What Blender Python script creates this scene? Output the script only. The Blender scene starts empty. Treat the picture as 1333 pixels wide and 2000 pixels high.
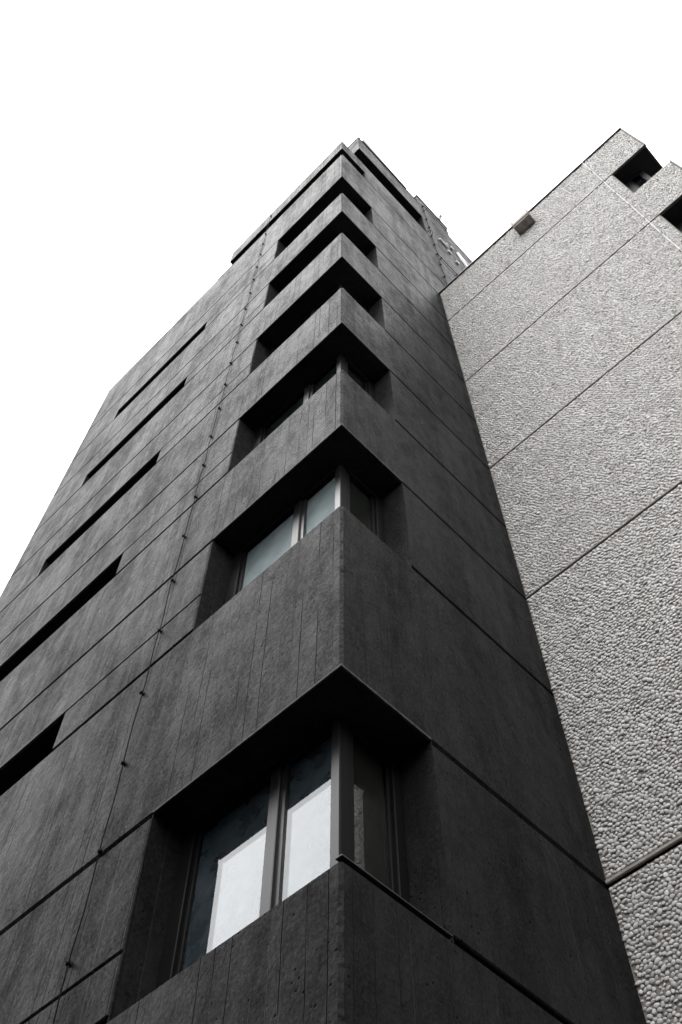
import bpy, bmesh, math, random
import numpy as np
from mathutils import Matrix, Vector

random.seed(7)
rng = np.random.default_rng(11)
scene = bpy.context.scene
COL = scene.collection
R = math.radians

# ------------------------------------------------------------------ materials
def new_mat(name):
    m = bpy.data.materials.new(name); m.use_nodes = True
    nt = m.node_tree
    for n in list(nt.nodes): nt.nodes.remove(n)
    out = nt.nodes.new('ShaderNodeOutputMaterial')
    return m, nt, out

class NB:
    """small node-building helper"""
    def __init__(s, nt): s.nt = nt
    def n(s, t, **kw):
        x = s.nt.nodes.new(t)
        for k, v in kw.items():
            if k.startswith('i_'):
                x.inputs[k[2:].replace('_', ' ')].default_value = v
            else: setattr(x, k, v)
        return x
    def l(s, a, b): s.nt.links.new(a, b)
    def math(s, op, a, b=None, c=None, clamp=False):
        x = s.nt.nodes.new('ShaderNodeMath'); x.operation = op; x.use_clamp = clamp
        for i, v in enumerate((a, b, c)):
            if v is None: continue
            if hasattr(v, 'links'): s.l(v, x.inputs[i])
            else: x.inputs[i].default_value = v
        return x.outputs[0]
    def ramp(s, v, lo, hi, a=0.0, b=1.0):
        x = s.nt.nodes.new('ShaderNodeMapRange'); x.clamp = True
        s.l(v, x.inputs[0])
        for i, q in enumerate((lo, hi, a, b)): x.inputs[i+1].default_value = q
        return x.outputs[0]
    def mix(s, f, a, b):
        x = s.nt.nodes.new('ShaderNodeMix'); x.data_type = 'RGBA'
        for v, k in ((f, 0), (a, 6), (b, 7)):
            if hasattr(v, 'links'): s.l(v, x.inputs[k])
            elif k == 0: x.inputs[0].default_value = v
            else: x.inputs[k].default_value = (*v, 1)
        return x.outputs[2]
    def noise(s, vec, scale, detail=4, rough=.55, dim='3D'):
        x = s.nt.nodes.new('ShaderNodeTexNoise'); x.noise_dimensions = dim
        s.l(vec, x.inputs['Vector'])
        x.inputs['Scale'].default_value = scale; x.inputs['Detail'].default_value = detail
        x.inputs['Roughness'].default_value = rough
        return x.outputs['Fac']
    def mapping(s, vec, scale=(1,1,1), rot=(0,0,0)):
        x = s.nt.nodes.new('ShaderNodeMapping'); s.l(vec, x.inputs[0])
        x.inputs['Scale'].default_value = scale; x.inputs['Rotation'].default_value = rot
        return x.outputs[0]

RO, IO, EX = .43, 1.10, 2.8
def black_concrete():
    m, nt, out = new_mat('black_painted_concrete'); b = NB(nt)
    geo = b.n('ShaderNodeNewGeometry'); pos = geo.outputs['Position']
    sep = b.n('ShaderNodeSeparateXYZ'); b.l(pos, sep.inputs[0])
    u = b.math('ADD', sep.outputs[0], sep.outputs[1]); z = sep.outputs[2]
    uz = b.n('ShaderNodeCombineXYZ'); b.l(u, uz.inputs[0]); b.l(z, uz.inputs[1])
    uzv = uz.outputs[0]
    # wandering board coordinate
    wob = b.noise(b.mapping(uzv, (1, .5, 1)), 1.2, 2)
    ub = b.math('ADD', u, b.math('MULTIPLY', wob, .05))
    brd = b.n('ShaderNodeTexVoronoi', voronoi_dimensions='1D', feature='DISTANCE_TO_EDGE')
    b.l(ub, brd.inputs['W']); brd.inputs['Scale'].default_value = 7.0; brd.inputs['Randomness'].default_value = .85
    line = b.ramp(brd.outputs['Distance'], .012, .038, 1, 0)
    bc = b.n('ShaderNodeTexVoronoi', voronoi_dimensions='1D', feature='F1')
    b.l(ub, bc.inputs['W']); bc.inputs['Scale'].default_value = 7.0; bc.inputs['Randomness'].default_value = .85
    bcol = b.n('ShaderNodeSeparateColor'); b.l(bc.outputs['Color'], bcol.inputs[0])
    # lines come and go up the wall
    gate = b.ramp(b.noise(b.mapping(uzv, (4, .55, 1)), 1.0, 2), .44, .50)
    lmask = b.math('MULTIPLY', b.math('MULTIPLY', line, gate), b.ramp(sep.outputs[0], .0, .05, 1.0, .40))   # board lines fainter on the side wall
    # tonal blotches, streaked down the wall
    n1 = b.noise(b.mapping(pos, (1, 1, .45)), 1.1, 6, .6)
    n2 = b.noise(b.mapping(pos, (1, 1, .55)), 5.5, 6, .68)
    n3 = b.noise(pos, 38, 4, .7)
    tone = b.math('ADD', b.math('MULTIPLY', b.ramp(n1, .32, .68), .30),
                  b.math('ADD', b.math('MULTIPLY', b.ramp(n2, .3, .7), .30), b.math('MULTIPLY', b.ramp(n3, .35, .65), .30)))
    tone = b.math('ADD', tone, b.math('MULTIPLY', b.math('SUBTRACT', bcol.outputs[0], .5), .08))
    col = b.mix(tone, (.004, .0038, .0041), (.028, .0267, .0284))
    gloss = b.ramp(tone, .15, .85, .13, -.13)
    dirt = b.math('MULTIPLY', b.ramp(tone, .16, .52, 1, 0), .45)
    # dark scuffs: streaky, sparse
    sc = b.math('MULTIPLY', b.ramp(b.noise(b.mapping(pos, (1, 1, .40)), 30, 5, .75), .56, .66),
                b.ramp(b.noise(pos, 2.3, 4, .6), .45, .62))
    dirt = b.math('MAXIMUM', dirt, b.math('MULTIPLY', sc, .75))
    col = b.mix(b.math('MULTIPLY', sc, .8), col, (.006, .006, .0066))
    # board lines
    pale = b.ramp(bcol.outputs[1], .66, .68)
    lcol = b.mix(pale, (.003, .003, .0031), (.16, .157, .15))
    lm = b.math('MULTIPLY', lmask, b.ramp(pale, 0, 1, .95, .30))
    col = b.mix(lm, col, lcol)
    dirt = b.math('MAXIMUM', dirt, lm)
    # blow holes
    vp = b.n('ShaderNodeTexVoronoi', feature='F1'); b.l(pos, vp.inputs['Vector']); vp.inputs['Scale'].default_value = 17
    vs = b.n('ShaderNodeSeparateColor'); b.l(vp.outputs['Color'], vs.inputs[0])
    pit = b.math('MULTIPLY', b.ramp(vp.outputs['Distance'], .10, .20, 1, 0), b.ramp(vs.outputs[0], .58, .62))
    pit = b.math('MULTIPLY', pit, b.ramp(b.noise(pos, 1.4, 2), .40, .52))
    col = b.mix(b.math('MULTIPLY', pit, .85), col, (.004, .004, .004))
    dirt = b.math('MAXIMUM', dirt, b.math('MULTIPLY', pit, .9))
    # a few chips down to pale filler
    vc = b.n('ShaderNodeTexVoronoi', feature='F1'); b.l(pos, vc.inputs['Vector']); vc.inputs['Scale'].default_value = 1.9
    cs = b.n('ShaderNodeSeparateColor'); b.l(vc.outputs['Color'], cs.inputs[0])
    chip = b.math('MULTIPLY', b.ramp(vc.outputs['Distance'], .014, .022, 1, 0), b.ramp(cs.outputs[1], .45, .47))
    col = b.mix(chip, col, (.30, .295, .28))
    # relief
    h = b.math('ADD', b.math('MULTIPLY', b.noise(b.mapping(pos, (1, 1, .75)), 9, 6, .64), .028),
               b.math('MULTIPLY', b.noise(b.mapping(pos, (1, 1, .6)), 42, 4, .7), .0055))
    h = b.math('ADD', h, b.math('MULTIPLY', bcol.outputs[2], .005))
    h = b.math('SUBTRACT', h, b.math('MULTIPLY', lmask, .008))
    h = b.math('SUBTRACT', h, b.math('MULTIPLY', pit, .010))
    bump = b.n('ShaderNodeBump'); bump.inputs['Strength'].default_value = .55; bump.inputs['Distance'].default_value = 1.0
    b.l(h, bump.inputs['Height'])
    p = b.n('ShaderNodeBsdfPrincipled')
    b.l(col, p.inputs['Base Color']); b.l(bump.outputs[0], p.inputs['Normal'])
    b.l(b.math('ADD', gloss, RO), p.inputs['Roughness'])
    p.inputs['IOR'].default_value = IO
    df = b.n('ShaderNodeBsdfDiffuse'); b.l(col, df.inputs[0]); b.l(bump.outputs[0], df.inputs['Normal'])
    ms = b.n('ShaderNodeMixShader'); b.l(dirt, ms.inputs[0]); b.l(p.outputs[0], ms.inputs[1]); b.l(df.outputs[0], ms.inputs[2])
    b.l(ms.outputs[0], out.inputs[0])
    return m

def simple(name, col, rough=.5, metal=0, spec=.5, var=.25, scale=14, bump=.0):
    m, nt, out = new_mat(name); b = NB(nt)
    geo = b.n('ShaderNodeNewGeometry')
    n = b.noise(geo.outputs['Position'], scale, 5, .6)
    c = b.mix(b.ramp(n, .3, .7), tuple(v*(1-var) for v in col), tuple(min(1, v*(1+var)) for v in col))
    p = b.n('ShaderNodeBsdfPrincipled'); b.l(c, p.inputs['Base Color'])
    p.inputs['Roughness'].default_value = rough; p.inputs['Metallic'].default_value = metal
    p.inputs['Specular IOR Level'].default_value = spec
    if bump:
        bp = b.n('ShaderNodeBump'); bp.inputs['Strength'].default_value = .6; bp.inputs['Distance'].default_value = bump
        b.l(b.noise(geo.outputs['Position'], scale*3, 4, .6), bp.inputs['Height']); b.l(bp.outputs[0], p.inputs['Normal'])
    b.l(p.outputs[0], out.inputs[0])
    return m

def pebble_mat():
    m, nt, out = new_mat('river_pebbles'); b = NB(nt)
    geo = b.n('ShaderNodeNewGeometry'); pos = geo.outputs['Position']
    rnd = geo.outputs['Random Per Island']
    c = b.mix(b.ramp(rnd, 0, 1), (.28, .276, .269), (.40, .394, .385))
    w = b.n('ShaderNodeTexWhiteNoise', noise_dimensions='1D'); b.l(rnd, w.inputs['W'])
    c = b.mix(b.ramp(w.outputs['Value'], .93, .97, 0, .6), c, (.2, .195, .19))
    c = b.mix(b.ramp(b.noise(pos, 70, 4, .65), .45, .75, 0, .45), c, (.27, .265, .25))
    c = b.mix(b.ramp(b.noise(b.mapping(pos, (1, 1, .4)), .9, 4, .6), .42, .75, 0, .28), c, (.26, .25, .237))
    p = b.n('ShaderNodeBsdfPrincipled'); b.l(c, p.inputs['Base Color']); p.inputs['Roughness'].default_value = .62
    p.inputs['Specular IOR Level'].default_value = .35
    b.l(p.outputs[0], out.inputs[0]); return m

def glass_mat():
    m, nt, out = new_mat('window_glass'); b = NB(nt)
    fr = b.n('ShaderNodeFresnel'); fr.inputs[0].default_value = 1.9
    tr = b.n('ShaderNodeBsdfTransparent'); tr.inputs[0].default_value = (.88, .90, .91, 1)
    gl = b.n('ShaderNodeBsdfGlossy'); gl.inputs['Roughness'].default_value = 0.0
    geo = b.n('ShaderNodeNewGeometry')
    fac = b.math('MULTIPLY', fr.outputs[0], b.math('SUBTRACT', 1.0, geo.outputs['Backfacing']))
    mx = b.n('ShaderNodeMixShader'); b.l(fac, mx.inputs[0]); b.l(tr.outputs[0], mx.inputs[1]); b.l(gl.outputs[0], mx.inputs[2])
    b.l(mx.outputs[0], out.inputs[0]); return m

def film_mat(name, c0, c1, rough, ior):
    m, nt, out = new_mat(name); b = NB(nt)
    geo = b.n('ShaderNodeNewGeometry'); pos = geo.outputs['Position']
    c = b.mix(b.ramp(b.noise(pos, 5, 5, .6), .35, .7), c0, c1)
    c = b.mix(b.ramp(b.noise(b.mapping(pos, (1, 1, .5)), 60, 3, .6), .62, .72, 0, .18), c, tuple(q*.45 for q in c0))
    p = b.n('ShaderNodeBsdfPrincipled'); b.l(c, p.inputs['Base Color']); p.inputs['Roughness'].default_value = rough
    p.inputs['IOR'].default_value = ior
    b.l(p.outputs[0], out.inputs[0]); return m

M_BLACK = black_concrete()
M_SEAL = simple('joint_seal', (.003, .003, .003), 1.0, spec=0, var=.1)
M_EDGE = simple('worn_concrete_edge', (.045, .044, .0415), .8, spec=.2, var=.5, scale=22, bump=.004)
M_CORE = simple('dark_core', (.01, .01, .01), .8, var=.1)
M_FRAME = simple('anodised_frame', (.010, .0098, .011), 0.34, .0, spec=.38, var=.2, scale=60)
M_SHADEFRAME = simple('shaded_frame', (.006, .006, .0065), .5, .0, spec=.06, var=.2, scale=60)  # same frame metal, with the shade on recessed faces put into the colour
M_GLASS = glass_mat(); M_FILM = film_mat('frosted_film', (.27, .305, .305), (.37, .40, .395), .5, 1.3); M_BLUE = film_mat('blue_tinted_pane', (.030, .040, .047), (.085, .100, .112), .0, 1.75)
M_TEAL = film_mat('dim_teal_pane', (.020, .025, .025), (.034, .041, .040), .3, 1.3)
M_OLIVE = film_mat('dim_pane', (.022, .022, .017), (.034, .034, .027), .02, 1.5)
M_DGLASS = simple('dark_glass', (.012, .014, .016), .03, var=.1)
M_PEB = pebble_mat()
M_MORTAR = simple('mortar', (.13, .12, .104), .9, var=.25, scale=20, bump=.01)
M_RAW = simple('raw_concrete_edge', (.17, .155, .137), .85, var=.35, scale=9, bump=.004)
M_STAIN = simple('stained_concrete', (.19, .17, .145), .8, var=.75, scale=8, bump=.004)
M_PALE = simple('pale_concrete', (.22, .217, .214), .8, var=.15)
M_CABLE = simple('black_cable', (.006, .006, .006), .9, spec=.05, var=.1)
M_CLIP = simple('black_clip', (.004, .004, .004), .8, spec=.1, var=.1)
M_WIRE = simple('pale_wire', (.55, .545, .53), .5, var=.08)
M_WHITE = simple('white_enamel', (.75, .75, .75), .3, var=.03)
M_FLASH = simple('dark_flashing', (.022, .022, .024), .4, .3, var=.2)
M_STEEL = simple('galvanised_steel', (.35, .35, .35), .4, .8, var=.1)
M_ASPH = simple('asphalt', (.028, .028, .029), .95, spec=.1, var=.25, scale=3, bump=.004)

# ------------------------------------------------------------------ object helpers
def link(name, me, mat, parent=None, base=(0, 0, 0)):
    o = bpy.data.objects.new(name, me); COL.objects.link(o)
    for q in (mat if isinstance(mat, (list, tuple)) else [mat]):
        me.materials.append(q)
    if parent is not None: o.parent = parent
    return o
def bm_obj(name, bm, mat, parent=None):
    bmesh.ops.recalc_face_normals(bm, faces=bm.faces)
    me = bpy.data.meshes.new(name); bm.to_mesh(me); bm.free()
    if parent is not None:
        off = Vector((0, 0, 0)); q = parent
        while q is not None: off += q.location; q = q.parent
        me.transform(Matrix.Translation(-off))
    return link(name, me, mat, parent)
def thing(name, label, cat, loc=(0, 0, 0), group=None):
    o = bpy.data.objects.new(name, None); COL.objects.link(o); o.location = loc
    o.empty_display_size = .3
    o['label'] = label; o['category'] = cat
    if group: o['group'] = group
    return o

def box(bm, x0, x1, y0, y1, z0, z1, bev=0, sides=None, axis='x', seg=1, em=-1, mi=0):
    """box; bev chamfers the named edges ('T','B','L','R') of its outer face (x=x0 or y=y0)"""
    vs = [bm.verts.new((x, y, z)) for x in (x0, x1) for y in (y0, y1) for z in (z0, z1)]
    f = [(0,1,3,2),(4,6,7,5),(0,4,5,1),(2,3,7,6),(0,2,6,4),(1,5,7,3)]
    fs = [bm.faces.new([vs[i] for i in q]) for q in f]
    for q in fs: q.material_index = mi
    if bev:
        es = {e for q in fs for e in q.edges}
        if sides is not None:
            keep = []
            for e in es:
                c = (e.verts[0].co+e.verts[1].co)/2
                if axis == 'x':
                    if abs(c.x-x0) > 1e-6: continue
                    t = c.y; lo, hi = y0, y1
                else:
                    if abs(c.y-y0) > 1e-6: continue
                    t = c.x; lo, hi = x0, x1
                k = 'T' if abs(c.z-z1) < 1e-6 else 'B' if abs(c.z-z0) < 1e-6 else 'L' if abs(t-lo) < 1e-6 else 'R'
                if k in sides: keep.append(e)
            es = keep
        bmesh.ops.bevel(bm, geom=list(es), offset=bev, segments=seg, affect='EDGES', profile=.5, material=em)

def prism(bm, poly, z0, z1, bev=0, pick=None, seg=1):
    lo = [bm.verts.new((x, y, z0)) for x, y in poly]; hi = [bm.verts.new((x, y, z1)) for x, y in poly]
    n = len(poly)
    fs = [bm.faces.new(lo[::-1]), bm.faces.new(hi)]
    for i in range(n): fs.append(bm.faces.new((lo[i], lo[(i+1) % n], hi[(i+1) % n], hi[i])))
    bmesh.ops.recalc_face_normals(bm, faces=bm.faces)
    if bev:
        es = [e for e in {e for q in fs for e in q.edges} if pick((e.verts[0].co+e.verts[1].co)/2, e)]
        bmesh.ops.bevel(bm, geom=es, offset=bev, segments=seg, affect='EDGES', profile=.5)

def tube(bm, pts, r, n=6):
    pts = [Vector(p) for p in pts]; rings = []
    for i, p in enumerate(pts):
        d = (pts[min(i+1, len(pts)-1)]-pts[max(i-1, 0)]).normalized()
        a = d.orthogonal().normalized(); c = d.cross(a)
        rings.append([bm.verts.new(p+r*(math.cos(t)*a+math.sin(t)*c)) for t in [2*math.pi*k/n for k in range(n)]])
    for A, B in zip(rings, rings[1:]):
        for k in range(n): bm.faces.new((A[k], A[(k+1) % n], B[(k+1) % n], B[k]))
    bm.faces.new(rings[0][::-1]); bm.faces.new(rings[-1])

# ------------------------------------------------------------------ dimensions (metres)
h = {2: 7.245, 3: 11.295, 4: 14.601, 5: 17.899, 6: 21.139, 7: 24.485}     # window heads
s = {1: 5.56, 2: 9.588, 3: 12.923, 4: 16.229, 5: 19.515, 6: 22.82, 7: 27.24}  # sills
mj = {1: 6.05, 2: 10.217, 3: 13.523, 4: 16.78, 5: 20.052, 6: 23.346}       # slot heads
WL, WR = 1.962, .923          # corner window arm lengths on the two faces
YE, XE = 8.651, 9.0           # wall ends
SR, SL = 4.112, 7.136         # slot windows
G, g = .017, .010             # half widths of the two kinds of joint
TH = .40
B0, B1 = 28.06, 29.09        # roof slab

# ================================================================== BLACK TOWER
tower = thing('black_tower', 'tall black concrete tower with stacked corner windows, seen from below', 'building')

def L_pick(c, e):
    v = abs(e.verts[0].co.z-e.verts[1].co.z) > 1e-4
    if v: return abs(c.x) < 1e-4 and abs(c.y) < 1e-4
    return abs(c.x) < 1e-4 or abs(c.y) < 1e-4
def L_band(z0, z1, yl=YE, xr=XE, t=.46):
    bm = bmesh.new()
    prism(bm, [(0, 0), (xr, 0), (xr, t), (t, t), (t, yl), (0, yl)], z0, z1, .022, L_pick)
    # broken arris: the corner's chamfer edges wander a few millimetres, with a chip here and there
    es = [e for e in bm.edges if abs(e.verts[0].co.z-e.verts[1].co.z) > .5 and all(v.co.x < .03 and v.co.y < .03 for v in e.verts)]
    old = set(bm.verts)
    bmesh.ops.subdivide_edges(bm, edges=es, cuts=int((z1-z0)/.035))
    for v in bm.verts:
        if v in old: continue
        d = random.uniform(-.003, .003)+(random.uniform(.004, .012) if random.random() < .05 else 0)
        if v.co.x < 1e-4: v.co.y += d
        else: v.co.x += d
    return bm
bm_obj('concrete_band', L_band(-.2, s[1]-G*.0), [M_BLACK, M_EDGE], tower)
for k in range(2, 8):
    bm_obj('concrete_band', L_band(h[k], s[k]), [M_BLACK, M_EDGE], tower)

# left-face panels between the bands
bm = bmesh.new()
for k in range(1, 7):
    a, m_, b_ = s[k], mj[k], h[k+1]
    lo, hi = a+2*G, b_-2*G
    box(bm, 0, TH, WL, SR, lo, m_-g, .010, 'TBLR')
    box(bm, 0, TH, WL, SL, m_+g, hi, .010, 'TBL')
    box(bm, 0, TH, SL, YE, lo, hi, .010, 'TB')
    for y0, y1, q0, q1 in ((WL, YE, a, lo), (WL, YE, hi, b_), (WL, SR, m_-g, m_+g)):
        box(bm, .025, .04, y0+.012, y1, q0, q1, mi=1); box(bm, .0401, TH, y0, y1, q0, q1); box(bm, .012, .04, y0, y0+.0119, q0, q1)
front = bm_obj('wall', bm, [M_BLACK, M_SEAL], tower)
# side-face panels
bm = bmesh.new()
for k in range(1, 7):
    box(bm, WR, XE, 0, TH, s[k]+2*G, h[k+1]-2*G, .010, 'TB', 'y')
    for q0, q1 in ((s[k], s[k]+2*G), (h[k+1]-2*G, h[k+1])):
        box(bm, WR+.012, XE, .025, .04, q0, q1, mi=1); box(bm, WR, XE, .0401, TH, q0, q1); box(bm, WR, WR+.0119, .012, .04, q0, q1)
box(bm, .808, 3.41, 0, TH, s[7]+2*G, B1, .010, 'BL', 'y')
box(bm, 3.41, XE, 0, TH, s[7]+3*G, 29.10, .010, 'TB', 'y')
side = bm_obj('side_wall', bm, [M_BLACK, M_SEAL], tower)
# hidden inner body that closes the openings
bm = bmesh.new()
box(bm, .44, XE-.05, .44, YE-.02, -.2, 27.2)
box(bm, .38, XE-.05, .38, 3.97, 27.25, 28.4)
bm_obj('inner_core', bm, M_CORE, tower)
# back walls / terrace deck
bm = bmesh.new()
box(bm, XE, XE+.3, 0, YE, -.2, B1)
box(bm, .46, XE, YE-.3, YE-.003, -.2, 27.0)
bm_obj('rear_wall', bm, M_BLACK, tower)
# roof slab over the top slot
bm = bmesh.new()
def slab_pick(c, e):
    if abs(e.verts[0].co.z-e.verts[1].co.z) > 1e-4: return abs(c.x) < 1e-4 and abs(c.y) < 1e-4
    return abs(c.x) < 1e-4
prism(bm, [(0, 0), (.808, 0), (.808, .5), (5.0, .5), (5.0, 4.05), (0, 4.05)], B0, B1, .012, slab_pick)
bm_obj('roof_slab', bm, M_BLACK, tower)
# penthouse
bm = bmesh.new()
def p_pick(c, e):
    if abs(e.verts[0].co.z-e.verts[1].co.z) > 1e-4: return abs(c.x-.67) < 1e-4 and abs(c.y) < 1e-4
    return abs(c.x-.67) < 1e-4 or abs(c.y) < 1e-4
prism(bm, [(.67, 0), (3.41, 0), (3.41, TH), (1.07, TH), (1.07, 6), (.67, 6)], 31.03, 32.80, .012, p_pick)
box(bm, 3.23, 3.41, 0, TH, B1, 31.03, .010, 'L', 'y')
box(bm, 3.41, XE, 0, TH, 29.125, 32.95, .010, 'BT', 'y')
box(bm, 3.30, 4.68, .004, 2.4, 33.0, 34.02, .010, 'TLRB', 'y')
pent = bm_obj('penthouse', bm, M_BLACK, tower)
bm = bmesh.new()
box(bm, 1.12, XE-.1, .45, 5.9, B1-.02, 32.7)
bm_obj('penthouse_core', bm, M_CORE, pent)
bm = bmesh.new()
box(bm, .655, 3.3, -.012, .12, 32.803, 32.835)
box(bm, .655, .76, .12, 6.0, 32.803, 32.835)
q = [(.82, 32.836), (2.7, 32.836), (1.75, 33.05), (.98, 33.38), (.86, 33.36)]
lo = [bm.verts.new((x, -.035, z)) for x, z in q]; hi = [bm.verts.new((x, .3, z)) for x, z in q]
bm.faces.new(lo); bm.faces.new(hi[::-1])
for i in range(5): bm.faces.new((lo[i], lo[(i+1) % 5], hi[(i+1) % 5], hi[i]))
bm_obj('coping', bm, M_FLASH, pent)
bm = bmesh.new(); box(bm, 3.27, 4.71, -.02, 2.43, 34.021, 34.06)
bm_obj('coping', bm, M_FLASH, pent)

# corner windows --------------------------------------------------------------
FR = .30                       # frame face set back from the wall
def corner_window(z0, z1, parent, ox=0, oy=0, sy=1, WLn=WL, WRn=WR, mull=True, film=M_FILM, sill=False):
    """arms: along y (sy=1: +y) with glass plane x=ox+.34, and along x with glass plane y=oy+sy*.34"""
    def P(x0, x1, y0, y1):
        ya, yb = oy+sy*y0, oy+sy*y1
        return ox+x0, ox+x1, min(ya, yb), max(ya, yb)
    bm = bmesh.new()
    d = FR+.075
    zt, zb = z1-.004, z0+.004
    # left arm: jamb frame, head, sill rails ; right arm the same
    box(bm, *P(FR, d, WLn-.15, WLn-.004), zb, zt, .006)
    box(bm, *P(FR+.03, d, WLn-.185, WLn-.15), zb, zt, .004)
    box(bm, *P(FR, d, d+.03, WLn-.15), zt-.06, zt, .004)
    box(bm, *P(FR, d, d+.03, WLn-.15), zb, zb+.07, .004)
    box(bm, *P(WRn-.095, WRn-.004, FR, d), zb, zt, .006)
    box(bm, *P(WRn-.125, WRn-.095, FR+.03, d), zb, zt, .004)
    box(bm, *P(d+.03, WRn-.095, FR, d), zt-.06, zt, .004)
    box(bm, *P(d+.03, WRn-.095, FR, d), zb, zb+.07, .004)
    w = bm_obj('corner_window', bm, M_SHADEFRAME, parent)
    bm = bmesh.new()
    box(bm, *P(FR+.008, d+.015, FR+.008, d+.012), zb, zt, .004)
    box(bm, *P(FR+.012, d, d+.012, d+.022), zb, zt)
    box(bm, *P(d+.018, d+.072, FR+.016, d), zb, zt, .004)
    cp = bm_obj('corner_post', bm, M_SHADEFRAME, w)
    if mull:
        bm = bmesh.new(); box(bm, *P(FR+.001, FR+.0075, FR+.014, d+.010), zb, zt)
        bm_obj('corner_lit_face', bm, M_FRAME, w)  # added strip: the lit side of the post put into its colour
    ys = [(d+.022, WLn-.185)]
    if mull:
        bm = bmesh.new()
        box(bm, *P(FR, d, .897, .997), zb, zt, .005)
        box(bm, *P(FR+.025, d, .852, .897), zb, zt)
        bm_obj('mullion', bm, M_FRAME, w)
        ys = [(d+.022, .852), (.997, WLn-.185)]
    zz = (zb+.07, zt-.06)
    for a, b_ in ys:
        bm = bmesh.new(); box(bm, *P(.340, .346, a, b_), *zz); bm_obj('pane', bm, M_GLASS, w)
        bm = bmesh.new(); box(bm, *P(.362, .372, a, b_), *zz); bm_obj('inner_pane', bm, film, w)
    bm = bmesh.new(); box(bm, *P(d+.072, WRn-.125, .340, .346), *zz); bm_obj('pane', bm, M_GLASS, w)
    bm = bmesh.new(); box(bm, *P(d+.072, WRn-.125, .362, .372), *zz); bm_obj('inner_pane', bm, M_DGLASS if film is M_DGLASS else M_OLIVE, w)
    if ox == 0:
        # worn, unpainted drip lip along the head of the opening
        bm = bmesh.new()
        box(bm, -.003, .012, -.003, WLn, z1+.001, z1+.026, .003); box(bm, .0121, WRn, -.003, .012, z1+.001, z1+.026, .003)
        bm_obj('drip_lip', bm, M_EDGE, w)
    if sill:
        bm = bmesh.new(); box(bm, *P(.004, WRn-.01, -.003, .05), z0+.020, z0+.028)
        bm_obj('sill', bm, M_FLASH, w)
    return w
for k in range(1, 7):
    corner_window(s[k], h[k+1], tower, sill=(k == 1), film={1: M_BLUE, 2: M_FILM, 3: M_TEAL}.get(k, M_OLIVE))

# slot windows on the broad face ---------------------------------------------
for k in range(1, 7):
    bm = bmesh.new()
    z0, z1 = s[k]+.002, mj[k]+g-.002
    for a, b_ in ((SR+.002, SR+.06), (SL-.06, SL-.002), (5.58, 5.66)):
        box(bm, .30, .37, a, b_, z0, z1, .004)
    box(bm, .30, .37, SR+.06, SL-.06, z1-.05, z1); box(bm, .30, .37, SR+.06, SL-.06, z0, z0+.05)
    w = bm_obj('slot_window', bm, M_SHADEFRAME, tower)
    bm = bmesh.new(); box(bm, -.004, .03, SR, SL, mj[k]+g-.003, mj[k]+g+.045, .004); bm_obj('lintel_strip', bm, M_EDGE, w)
    for a, b_ in ((SR+.06, 5.58), (5.66, SL-.06)):
        bm = bmesh.new(); box(bm, .34, .35, a, b_, z0+.05, z1-.05); bm_obj('pane', bm, M_DGLASS, w)

# ================================================================== PEBBLE TOWER
PX, PYR, PT = 2.985, -4.752, 22.965
ptower = thing('pebble_tower', 'pale grey building faced in rounded pebbles beside the black tower', 'building', (PX, -2.4, 0))
PWY = -4.0                     # window jamb
PXE = 9.0
def pebble_positions(y0, y1, z0, z1, sp):
    dy, dz = sp, sp*.866
    ny, nz = max(2, int((y1-y0)/dy)+1), max(2, int((z1-z0)/dz)+1)
    j, i = np.meshgrid(np.arange(ny), np.arange(nz))
    py = y0+(j+.5*(i % 2)+.25)*(y1-y0)/(ny+.25); pz = z0+(i+.5)*(z1-z0)/nz
    r = sp*.5*np.clip(rng.normal(.93, .19, py.shape), .55, 1.55)
    py = py+rng.normal(0, .22*sp, py.shape); pz = pz+rng.normal(0, .22*sp, pz.shape)
    odd = (i % 2) == 1
    for _ in range(14):        # push overlapping neighbours apart
        fy = np.zeros_like(py); fz = np.zeros_like(py)
        for di, dj in ((0, 1), (0, -1), (1, 0), (-1, 0), (1, 1), (-1, 1), (1, -1), (-1, -1)):
            qy = np.roll(py, (-di, -dj), (0, 1)); qz = np.roll(pz, (-di, -dj), (0, 1)); qr = np.roll(r, (-di, -dj), (0, 1))
            vy, vz = py-qy, pz-qz; dd = np.hypot(vy, vz)+1e-6
            ov = np.clip((r+qr)*.98-dd, 0, sp*.3)*(dd < sp*2.5)
            fy += vy/dd*ov*.33; fz += vz/dd*ov*.33
        py = np.clip(py+fy, y0+r*.9, y1-r*.9); pz = np.clip(pz+fz, z0+r*.9, z1-r*.9)
    return py.ravel(), pz.ravel(), r.ravel()
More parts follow.
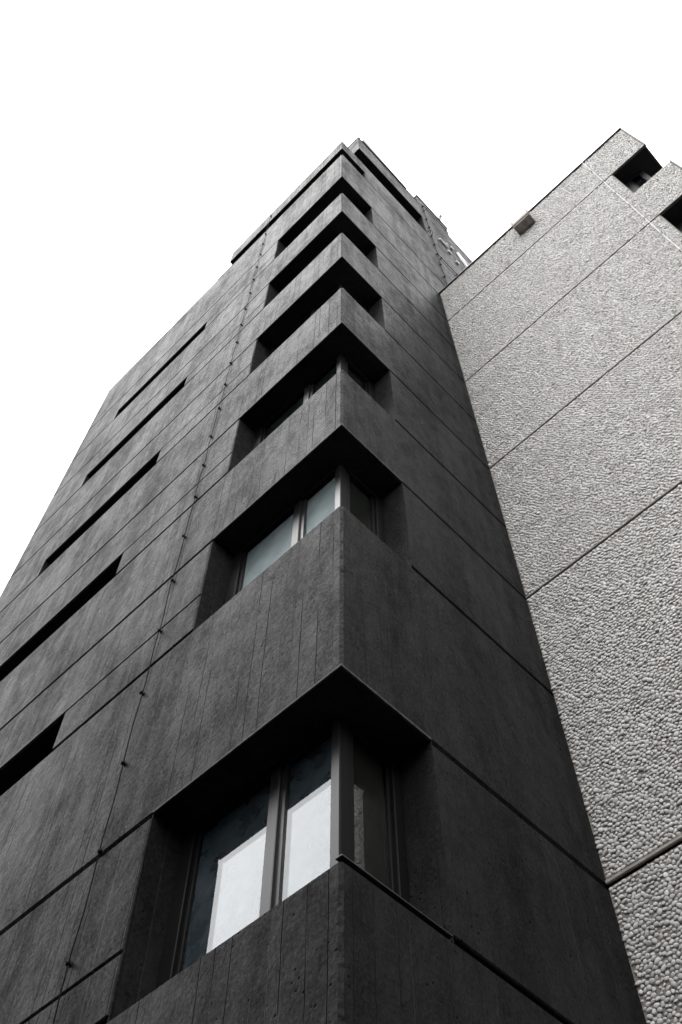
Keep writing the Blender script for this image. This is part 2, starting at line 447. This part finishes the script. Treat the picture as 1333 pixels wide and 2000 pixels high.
def pebble_mesh(chunks, base):
    """chunks: (y, z, r, rings, segs) arrays -> vertices and faces of domed stones on the plane x=PX"""
    V, F3, F4 = [], [], []; off = 0
    for py, pz, r, rings, seg in chunks:
        n = len(py)
        asp = rng.uniform(1.0, 1.65, n); ang = rng.normal(0, .75, n)
        p2, p3, p5 = rng.uniform(0, 6.28, (3, n)); a3 = rng.uniform(.02, .10, n); a2 = rng.uniform(0, .07, n)
        hh = r*rng.uniform(.44, .68, n)*(.82 if len(rings) == 3 else 1.0); sink = rng.uniform(-.16, .08, n)*r
        th = np.arange(seg)*2*np.pi/seg
        tiltx, tilty = rng.normal(0, .13, (2, n))
        pts = []
        def ring(q):
            rr, hz = q
            t = th[None, :]
            rad = r[:, None]*rr*(1+a3[:, None]*np.cos(3*t+p3[:, None])+a2[:, None]*np.cos(4*t+p2[:, None]))
            a = rad*np.cos(t)*np.sqrt(asp)[:, None]; c = rad*np.sin(t)/np.sqrt(asp)[:, None]
            ca, sa = np.cos(ang)[:, None], np.sin(ang)[:, None]
            Y = a*ca-c*sa; Z = a*sa+c*ca
            X = hh[:, None]*hz-sink[:, None]+Y*tiltx[:, None]+Z*tilty[:, None]
            return np.stack([PX-X, py[:, None]+Y, pz[:, None]+Z], -1)
        top = np.stack([PX-hh+sink, py, pz], -1)[:, None, :]
        P = np.concatenate([top]+[ring(q) for q in rings], 1)
        nv = P.shape[1]; V.append(P.reshape(-1, 3))
        b0 = off+np.arange(n)[:, None]*nv
        k = np.arange(seg); k1 = (k+1) % seg
        f3 = np.stack([np.zeros(seg, int), 1+k1, 1+k], -1)
        F3.append((b0[:, :, None]+f3[None]).reshape(-1, 3))
        for q in range(len(rings)-1):
            f4 = np.stack([1+q*seg+k, 1+q*seg+k1, 1+(q+1)*seg+k1, 1+(q+1)*seg+k], -1)
            F4.append((b0[:, :, None]+f4[None]).reshape(-1, 4))
        off += n*nv
    V = np.concatenate(V)-np.array(base); F3 = np.concatenate(F3); F4 = np.concatenate(F4)
    me = bpy.data.meshes.new('pebble_facing')
    me.vertices.add(len(V)); me.vertices.foreach_set('co', V.astype(np.float32).ravel())
    me.loops.add(F3.size+F4.size); me.loops.foreach_set('vertex_index', np.concatenate([F3.ravel(), F4.ravel()]).astype(np.int32))
    npoly = len(F3)+len(F4); me.polygons.add(npoly)
    ls = np.concatenate([np.arange(len(F3))*3, F3.size+np.arange(len(F4))*4]).astype(np.int32)
    me.polygons.foreach_set('loop_start', ls)
    me.update(calc_edges=True)
    me.polygons.foreach_set('use_smooth', np.ones(npoly, bool))
    me.update(); me.validate()
    return me
# panels of the pebble face: (y0, y1, z0, z1)
JW = .013
zj = [4.0, h[2], h[3], h[4], h[5], h[6], PT]
panels, chunks = [], []
for i in range(6):
    z0, z1 = (zj[i]+JW if i else 4.0), (zj[i+1]-JW if i < 5 else PT)
    lipb = .048 if i == 1 else .02 if i else .0
    py, pz, r = pebble_positions(PYR+.012, -.002, z0+lipb, z1-.006, .0435)
    if i < 5:
        sill = s[i+1]
        panels += [(PWY, 0, sill, z1), (PYR, 0, z0, sill)]
        keep = (py-r > PWY+.004) | (pz+r < sill-.004)
        py, pz, r = py[keep], pz[keep], r[keep]
    else: panels.append((PYR, 0, z0, z1))
    lowp = pz < 10.5
    chunks.append((py[lowp], pz[lowp], r[lowp], ((.52, .95), (.82, .72), (.98, .34), (.97, -.15)), 10)) if lowp.any() else None
    chunks.append((py[~lowp], pz[~lowp], r[~lowp], ((.68, .86), (.97, .38), (.96, -.15)), 8)) if (~lowp).any() else None
pme = pebble_mesh(chunks, (PX, -2.4, 0))
bm = bmesh.new()
for y0, y1, z0, z1 in panels:
    box(bm, PX, PX+.4, y0, y1, z0, z1)
bm_obj('wall', bm, M_MORTAR, ptower)
pf = link('pebble_facing', pme, M_PEB, ptower)
# smooth cast edges along the joints
bm = bmesh.new()
box(bm, PX-.022, PX+.05, PYR, -.001, h[2]+JW, h[2]+JW+.042, .008, 'TB')
bm_obj('joint_edge', bm, M_RAW, ptower)
for k in (3, 4, 5, 6):
    bm = bmesh.new()
    box(bm, PX-.012, PX+.05, PYR, -.001, h[k]+JW-.001, h[k]+JW+.016, .004, 'TB')
    bm_obj('joint_edge', bm, M_RAW, ptower)
bm = bmesh.new()
box(bm, PX+.42, PXE, PYR+.42, -.02, 0, 22.7)
bm_obj('inner_core', bm, M_CORE, ptower)
bm = bmesh.new()
box(bm, PX-.01, PX+.4, PYR, -.001, -.2, 3.985)
# return face, storey by storey, with the other arm of each corner window open
for i in range(6):
    if i == 5: box(bm, PX+.401, PXE, PYR, PYR+.4, zj[i]+JW, PT)
    else:
        box(bm, PX+.401, PXE, PYR, PYR+.4, (zj[i]+JW if i else -.2), s[i+1])
        box(bm, PX+2.0, PXE, PYR, PYR+.4, s[i+1]+.001, zj[i+1]-JW)
bm_obj('plinth_and_return_wall', bm, M_MORTAR, ptower)
for k in range(1, 6):
    corner_window(s[k], h[k+1]-JW, ptower, PX, PYR, 1, WLn=PWY-PYR-.016, WRn=2.0, mull=False, film=M_DGLASS)
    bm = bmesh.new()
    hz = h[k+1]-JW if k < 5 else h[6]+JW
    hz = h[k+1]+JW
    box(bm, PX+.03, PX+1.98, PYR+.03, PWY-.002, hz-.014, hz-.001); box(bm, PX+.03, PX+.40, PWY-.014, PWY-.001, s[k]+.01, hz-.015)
    bm_obj('recess_shade', bm, M_CORE, ptower)  # added dark sheets: shade of soffit and jamb put into the colour
for i in range(6):
    bm = bmesh.new(); zt_ = (s[i+1] if i < 5 else PT); zb_ = (zj[i]+JW if i else 4.0)
    box(bm, PX-.026, PX+.03, PYR-.014, PYR+.004, zb_, zt_, .004); bm_obj('corner_trim', bm, M_RAW, ptower)
# roof edge flashing
bm = bmesh.new()
box(bm, PX-.045, PX+.3, PYR-.01, -.001, PT+.001, PT+.030)
box(bm, PX+.301, PXE, PYR-.03, PYR+.3, PT+.001, PT+.030)
bm_obj('coping', bm, M_FLASH, ptower)
bm = bmesh.new(); box(bm, PX+.3, PXE, PYR+.3, -.002, 22.71, PT-.02); bm_obj('roof', bm, M_MORTAR, ptower)

# ------------------------------------------------------------------ roof spout on the pebble tower
sp = thing('roof_spout', 'small stained concrete rainwater spout at the pebble building roof edge', 'spout', (PX, -2.24, 22.16))
bm = bmesh.new()
ya, yb = -2.437, -2.04
box(bm, 2.76, PX-.001, ya, yb, 22.16, 22.20, .006)
box(bm, 2.80, PX-.001, ya, ya+.03, 22.20, 22.42); box(bm, 2.80, PX-.001, yb-.03, yb, 22.20, 22.42)
bm_obj('trough', bm, M_STAIN, sp)
bm = bmesh.new(); box(bm, 2.765, PX-.001, ya-.004, yb+.004, 22.30, 22.45, .008)
bm_obj('lid', bm, M_RAW, sp)
for y in (ya-.015, yb-.035):
    bm = bmesh.new(); box(bm, 2.775, 2.83, y, y+.05, 22.45, 22.66, .01); bm_obj('bracket', bm, M_PALE, sp)

# ------------------------------------------------------------------ lightning conductors
def conductor(name, label, runs, clips, mat, rad, cs, group, loc, clipmat=M_CLIP):
    t = thing(name, label, 'cable', loc, group)
    for pts in runs:
        bm = bmesh.new(); tube(bm, pts, rad); bm_obj('cable', bm, mat, t)
    for (x, y, z), nrm in clips:
        bm = bmesh.new(); a = cs
        n = Vector(nrm); side = Vector((0, 0, 1)).cross(n); up = Vector((0, 0, 1))
        if side.length < .1: side = Vector((0, 1, 0)); up = Vector((1, 0, 0))
        # saddle: foot plate, stand-off post, clamp head with a screw
        for (w, hh_, d0, d1) in ((1.0, .75, 0, .25), (.5, .5, .25, .9), (1.1, .6, .9, 1.7), (.35, .3, 1.7, 2.1)):
            q = []
            for dd in (d0, d1):
                for su, sv in ((-1, -1), (1, -1), (1, 1), (-1, 1)):
                    q.append(bm.verts.new(Vector((x, y, z))+n*a*dd+side*a*w*.5*su*1.6+up*a*hh_*.5*sv*1.6))
            for f in ((3,2,1,0),(4,5,6,7),(0,1,5,4),(1,2,6,5),(2,3,7,6),(3,0,4,7)): bm.faces.new([q[i] for i in f])
        bm_obj('clip', bm, clipmat, t)
    return t
CY = 2.551
zc = [4.3, 5.28]+[6.264, 7.239, 8.219, 9.167, 10.139, 11.09, 12.071, 13.03, 13.953, 14.894]+[15.87+i*.985 for i in range(12)]
zc = [z for z in zc if not B0-.08 > z > s[7]+.05 and z < 28.8]+[28.55]
pts = []
for i, z in enumerate(np.arange(3.4, 28.9, .33)):
    pts.append((-.022-.006*math.sin(i*1.7), CY+.006*math.sin(i*.9)+.004*math.sin(i*2.3), float(z)))
pts += [(-.02, CY, 28.93), (.10, CY+.03, 28.94), (.35, CY+.1, 28.90)]
conductor('lightning_conductor', 'thin black cable with clips running up the broad black wall left of the corner windows', [pts],
          [((0, CY+.012*((i*7) % 3-1), z), (-1, 0, 0)) for i, z in enumerate(zc)], M_CABLE, .005, .0215,
          'lightning conductor cables', (0, CY, 3.4))
CX = 3.40
pts = [(CX+.01*math.sin(i*1.3), -.025, float(z)) for i, z in enumerate(np.arange(23.0, 33.0, .4))]
run2 = [(CX+.15+.01*math.sin(i), -.025, 33.12) if i else (CX, -.025, 33.05) for i in range(1)]+[(x, -.03, 33.1) for x in np.arange(3.55, 4.9, .25)]
run3 = [(CX, -.03, 27.36), (3.6, -.035, 27.34), (4.2, -.03, 27.37), (5.2, -.03, 27.37)]
run4 = [(3.24, -.01, 29.2), (3.30, -.09, 29.33), (3.38, -.10, 29.30), (CX, -.03, 29.1)]
conductor('lightning_conductor', 'thin black cable with clips up the side wall beside the penthouse window', [pts, run2, run3, run4],
          [((CX, 0, z), (0, -1, 0)) for z in (23.4, 24.35, 25.3, 26.35, 27.34, 28.28, 29.22, 30.14, 31.1, 32.19, 32.75)] +
          [((x, 0, 33.1), (0, -1, 0)) for x in (3.6, 4.48)] + [((x, 0, 27.37), (0, -1, 0)) for x in (3.56, 4.15)],
          M_CABLE, .008, .026, 'lightning conductor cables', (CX, 0, 23))
pts = [(PX-.042, -3.815+.003*math.sin(i), float(z)) for i, z in enumerate(np.arange(4, 23.01, .5))]
conductor('lightning_conductor', 'pale wire with dark clips running down the pebble wall from its roof', [pts],
          [((PX-.012, -3.815, 22.11-i*.99), (-1, 0, 0)) for i in range(18)], M_WIRE, .0045, .017,
          'lightning conductor cables', (PX, -3.815, 4), M_CLIP)
pts = []
for i, y in enumerate(np.arange(4.15, 8.6, .15)):
    pts.append((-.012-.005*math.sin(i), float(y), 27.264+.012*math.sin(i*.8)+(.0 if not 6.05 < y < 6.6 else .11*math.sin((y-6.05)/.55*math.pi))))
conductor('lightning_conductor', 'fine wire with a loose loop along the parapet top of the broad black wall', [pts],
          [((.02, y, 27.241), (0, 0, 1)) for y in (4.2, 4.42, 6.0, 6.93, 7.9)], M_WIRE, .004, .018,
          'lightning conductor cables', (0, 4.15, 27.36))
pts = [(.66, y, 32.86) for y in (.9, .5, .1)]+[(.9, -.02, 32.87), (1.6, -.02, 32.86), (2.4, -.03, 32.87), (3.2, -.02, 32.88)]
conductor('lightning_conductor', 'fine cable with small clips along the penthouse roof edge', [pts],
          [((.66, y, 32.836), (0, 0, 1)) for y in (.12, .75)]+[((x, -.01, 32.836), (0, 0, 1)) for x in (.72, 2.15, 2.42)], M_CABLE, .005, .022,
          'lightning conductor cables', (.66, 0, 32.84))

# ------------------------------------------------------------------ antenna
an = thing('antenna', 'thin whip antenna standing on the raised parapet at the top of the black tower', 'antenna', (4.36, .03, 34.06))
bm = bmesh.new(); tube(bm, [(4.36, .03, 34.06), (4.36, -.03, 34.36)], .05, 8); tube(bm, [(4.36, .03, 34.28), (4.36, -.08, 34.44)], .05, 8)
bm_obj('base', bm, M_FLASH, an)
bm = bmesh.new(); tube(bm, [(4.36, .03, 34.34), (4.34, -.02, 36.4)], .016, 6); bm_obj('whip', bm, M_STEEL, an)

# ------------------------------------------------------------------ raised sign on the side wall
sg = thing('wall_sign', 'white raised lettering high on the side wall of the black tower', 'sign', (4.4, 0, 30))
for x0, x1, z0, z1 in ((3.83, 4.18, 30.10, 30.17), (4.15, 4.26, 30.50, 30.62), (4.39, 4.50, 30.80, 30.92), (4.13, 4.26, 29.66, 29.74), (4.41, 4.53, 29.32, 29.41)):
    bm = bmesh.new(); box(bm, x0, x1, -.05, -.001, z0, z0+.06, .004)
    bm_obj('letter_stroke', bm, M_WHITE, sg)
bm = bmesh.new()
q = [(4.72, 31.18), (4.80, 31.22), (5.10, 30.62), (5.14, 30.42), (5.02, 30.42), (4.86, 30.70)]
lo = [bm.verts.new((x, -.045, z)) for x, z in q]; hi = [bm.verts.new((x, -.0, z)) for x, z in q]
bm.faces.new(lo); bm.faces.new(hi[::-1])
for i in range(6): bm.faces.new((lo[i], lo[(i+1) % 6], hi[(i+1) % 6], hi[i]))
bm_obj('letter_stroke', bm, M_WHITE, sg)
bm = bmesh.new(); box(bm, 4.92, 5.25, -.05, -.001, 30.98, 31.05, .004); bm_obj('letter_stroke', bm, M_WHITE, sg)

# ================================================================== GROUND
bm = bmesh.new()
q = [bm.verts.new(p) for p in ((-400, -400, 0), (400, -400, 0), (400, 400, 0), (-400, 400, 0))]
bm.faces.new(q)
gr = bm_obj('ground', bm, M_ASPH); gr['kind'] = 'structure'

# ================================================================== UNSEEN STREET BUILDINGS, ADDED TO SHADE WALLS AND RECESSES
def shade_block(x0, x1, y0, y1, top, label):
    o = thing('shade_building', label, 'building', ((x0+x1)/2, (y0+y1)/2, 0))
    bm = bmesh.new(); box(bm, x0, x1, y0, y1, 0, top, .03); bm_obj('wall', bm, M_STREET, o)
    bm = bmesh.new(); box(bm, x0-.1, x1+.12, y0-.1, y1+.1, top+.002, top+.25); bm_obj('coping', bm, M_FLASH, o)
    for fl in range(int(top/3.3)):
        for k in range(int((y1-y0)/3)):
            yy = y0+.7+k*3.0
            bm = bmesh.new(); z0 = .9+fl*3.3
            box(bm, x1+.002, x1+.06, yy, yy+1.6, z0, z0+1.5, .01)
            f_ = bm_obj('window', bm, M_FRAME, o)
            bm = bmesh.new(); box(bm, x1+.062, x1+.066, yy+.08, yy+1.52, z0+.08, z0+1.42); bm_obj('pane', bm, M_DGLASS, f_)
M_STREET = simple('street_render', (.09, .088, .085), .85, var=.2, scale=2)
OX = -13.0; OH = 16
shade_block(OX-10, OX, -26, -.6, 9.5, 'lowest unseen grey building added across the street for shade')
shade_block(OX-10, OX, -.5, 9, 26, 'tallest unseen grey building added across the street for shade')
o_side = shade_block(-9.5, 13, -27, -13, 11, 'plain unseen grey building facing the pebble building, added for shade')
shade_block(OX-10, OX, 9.1, 34, OH+2, 'taller unseen grey building added across the street for shade')
# ================================================================== LIGHT
SUN_EL, SUN_AZ = R(52), math.atan2(.12, -1.0)     # from the left, onto the broad faces
sd = Vector((math.cos(SUN_EL)*math.cos(SUN_AZ), math.cos(SUN_EL)*math.sin(SUN_AZ), math.sin(SUN_EL)))
ld = bpy.data.lights.new('sun', 'SUN'); ld.energy = .65; ld.angle = R(40); ld.color = (1, .985, .96)
lo = bpy.data.objects.new('sun', ld); COL.objects.link(lo); lo.rotation_euler = (-sd).to_track_quat('-Z', 'Y').to_euler(); lo.location = sd*60
w = bpy.data.worlds.new('World'); scene.world = w; w.use_nodes = True
nt = w.node_tree; b = NB(nt)
bg = nt.nodes['Background']
sky = b.n('ShaderNodeTexSky', sky_type='NISHITA'); sky.sun_disc = False
sky.sun_elevation = SUN_EL; sky.sun_rotation = math.atan2(sd.x, sd.y); sky.dust_density = 6; sky.air_density = 1.5
# overcast: an even sheet of cloud, so the lookup stays within a narrow cone round the zenith
tc = b.n('ShaderNodeTexCoord'); mp = b.n('ShaderNodeMapping'); b.l(tc.outputs['Generated'], mp.inputs[0])
mp.inputs['Scale'].default_value = (.10, .10, .10); mp.inputs['Location'].default_value = (0, 0, 1)
nm = b.n('ShaderNodeVectorMath', operation='NORMALIZE'); b.l(mp.outputs[0], nm.inputs[0]); b.l(nm.outputs[0], sky.inputs[0])
bw = b.n('ShaderNodeRGBToBW'); b.l(sky.outputs[0], bw.inputs[0])
mx = b.n('ShaderNodeMix', data_type='RGBA'); mx.inputs[0].default_value = .96
b.l(sky.outputs[0], mx.inputs[6]); b.l(bw.outputs[0], mx.inputs[7])
b.l(mx.outputs[2], bg.inputs[0]); bg.inputs[1].default_value = .12

# ================================================================== CAMERA
cd = bpy.data.cameras.new('camera'); cam = bpy.data.objects.new('camera', cd); COL.objects.link(cam)
f, pitch, yaw, roll = 2010.25, R(61.339405), R(44.31921531), R(.13975)
fh = Vector((math.cos(yaw), math.sin(yaw), 0)); Z = Vector((0, 0, 1))
fwd = math.cos(pitch)*fh+math.sin(pitch)*Z; rt = fh.cross(Z); up = rt.cross(fwd)
r2 = math.cos(roll)*rt+math.sin(roll)*up; u2 = -math.sin(roll)*rt+math.cos(roll)*up
cam.matrix_world = Matrix(((r2.x, u2.x, -fwd.x, -3.06372), (r2.y, u2.y, -fwd.y, -2.98500), (r2.z, u2.z, -fwd.z, 1.6), (0, 0, 0, 1)))
cd.sensor_fit = 'VERTICAL'; cd.sensor_height = 36; cd.sensor_width = 24; cd.lens = 36*f/2000
cd.clip_start = .05; cd.clip_end = 2000
scene.camera = cam
vs = scene.view_settings
scene.display_settings.display_device = 'sRGB'
vs.view_transform = 'Standard'; vs.look = 'None'; vs.gamma = 1; vs.use_curve_mapping = False
vs.exposure = EX
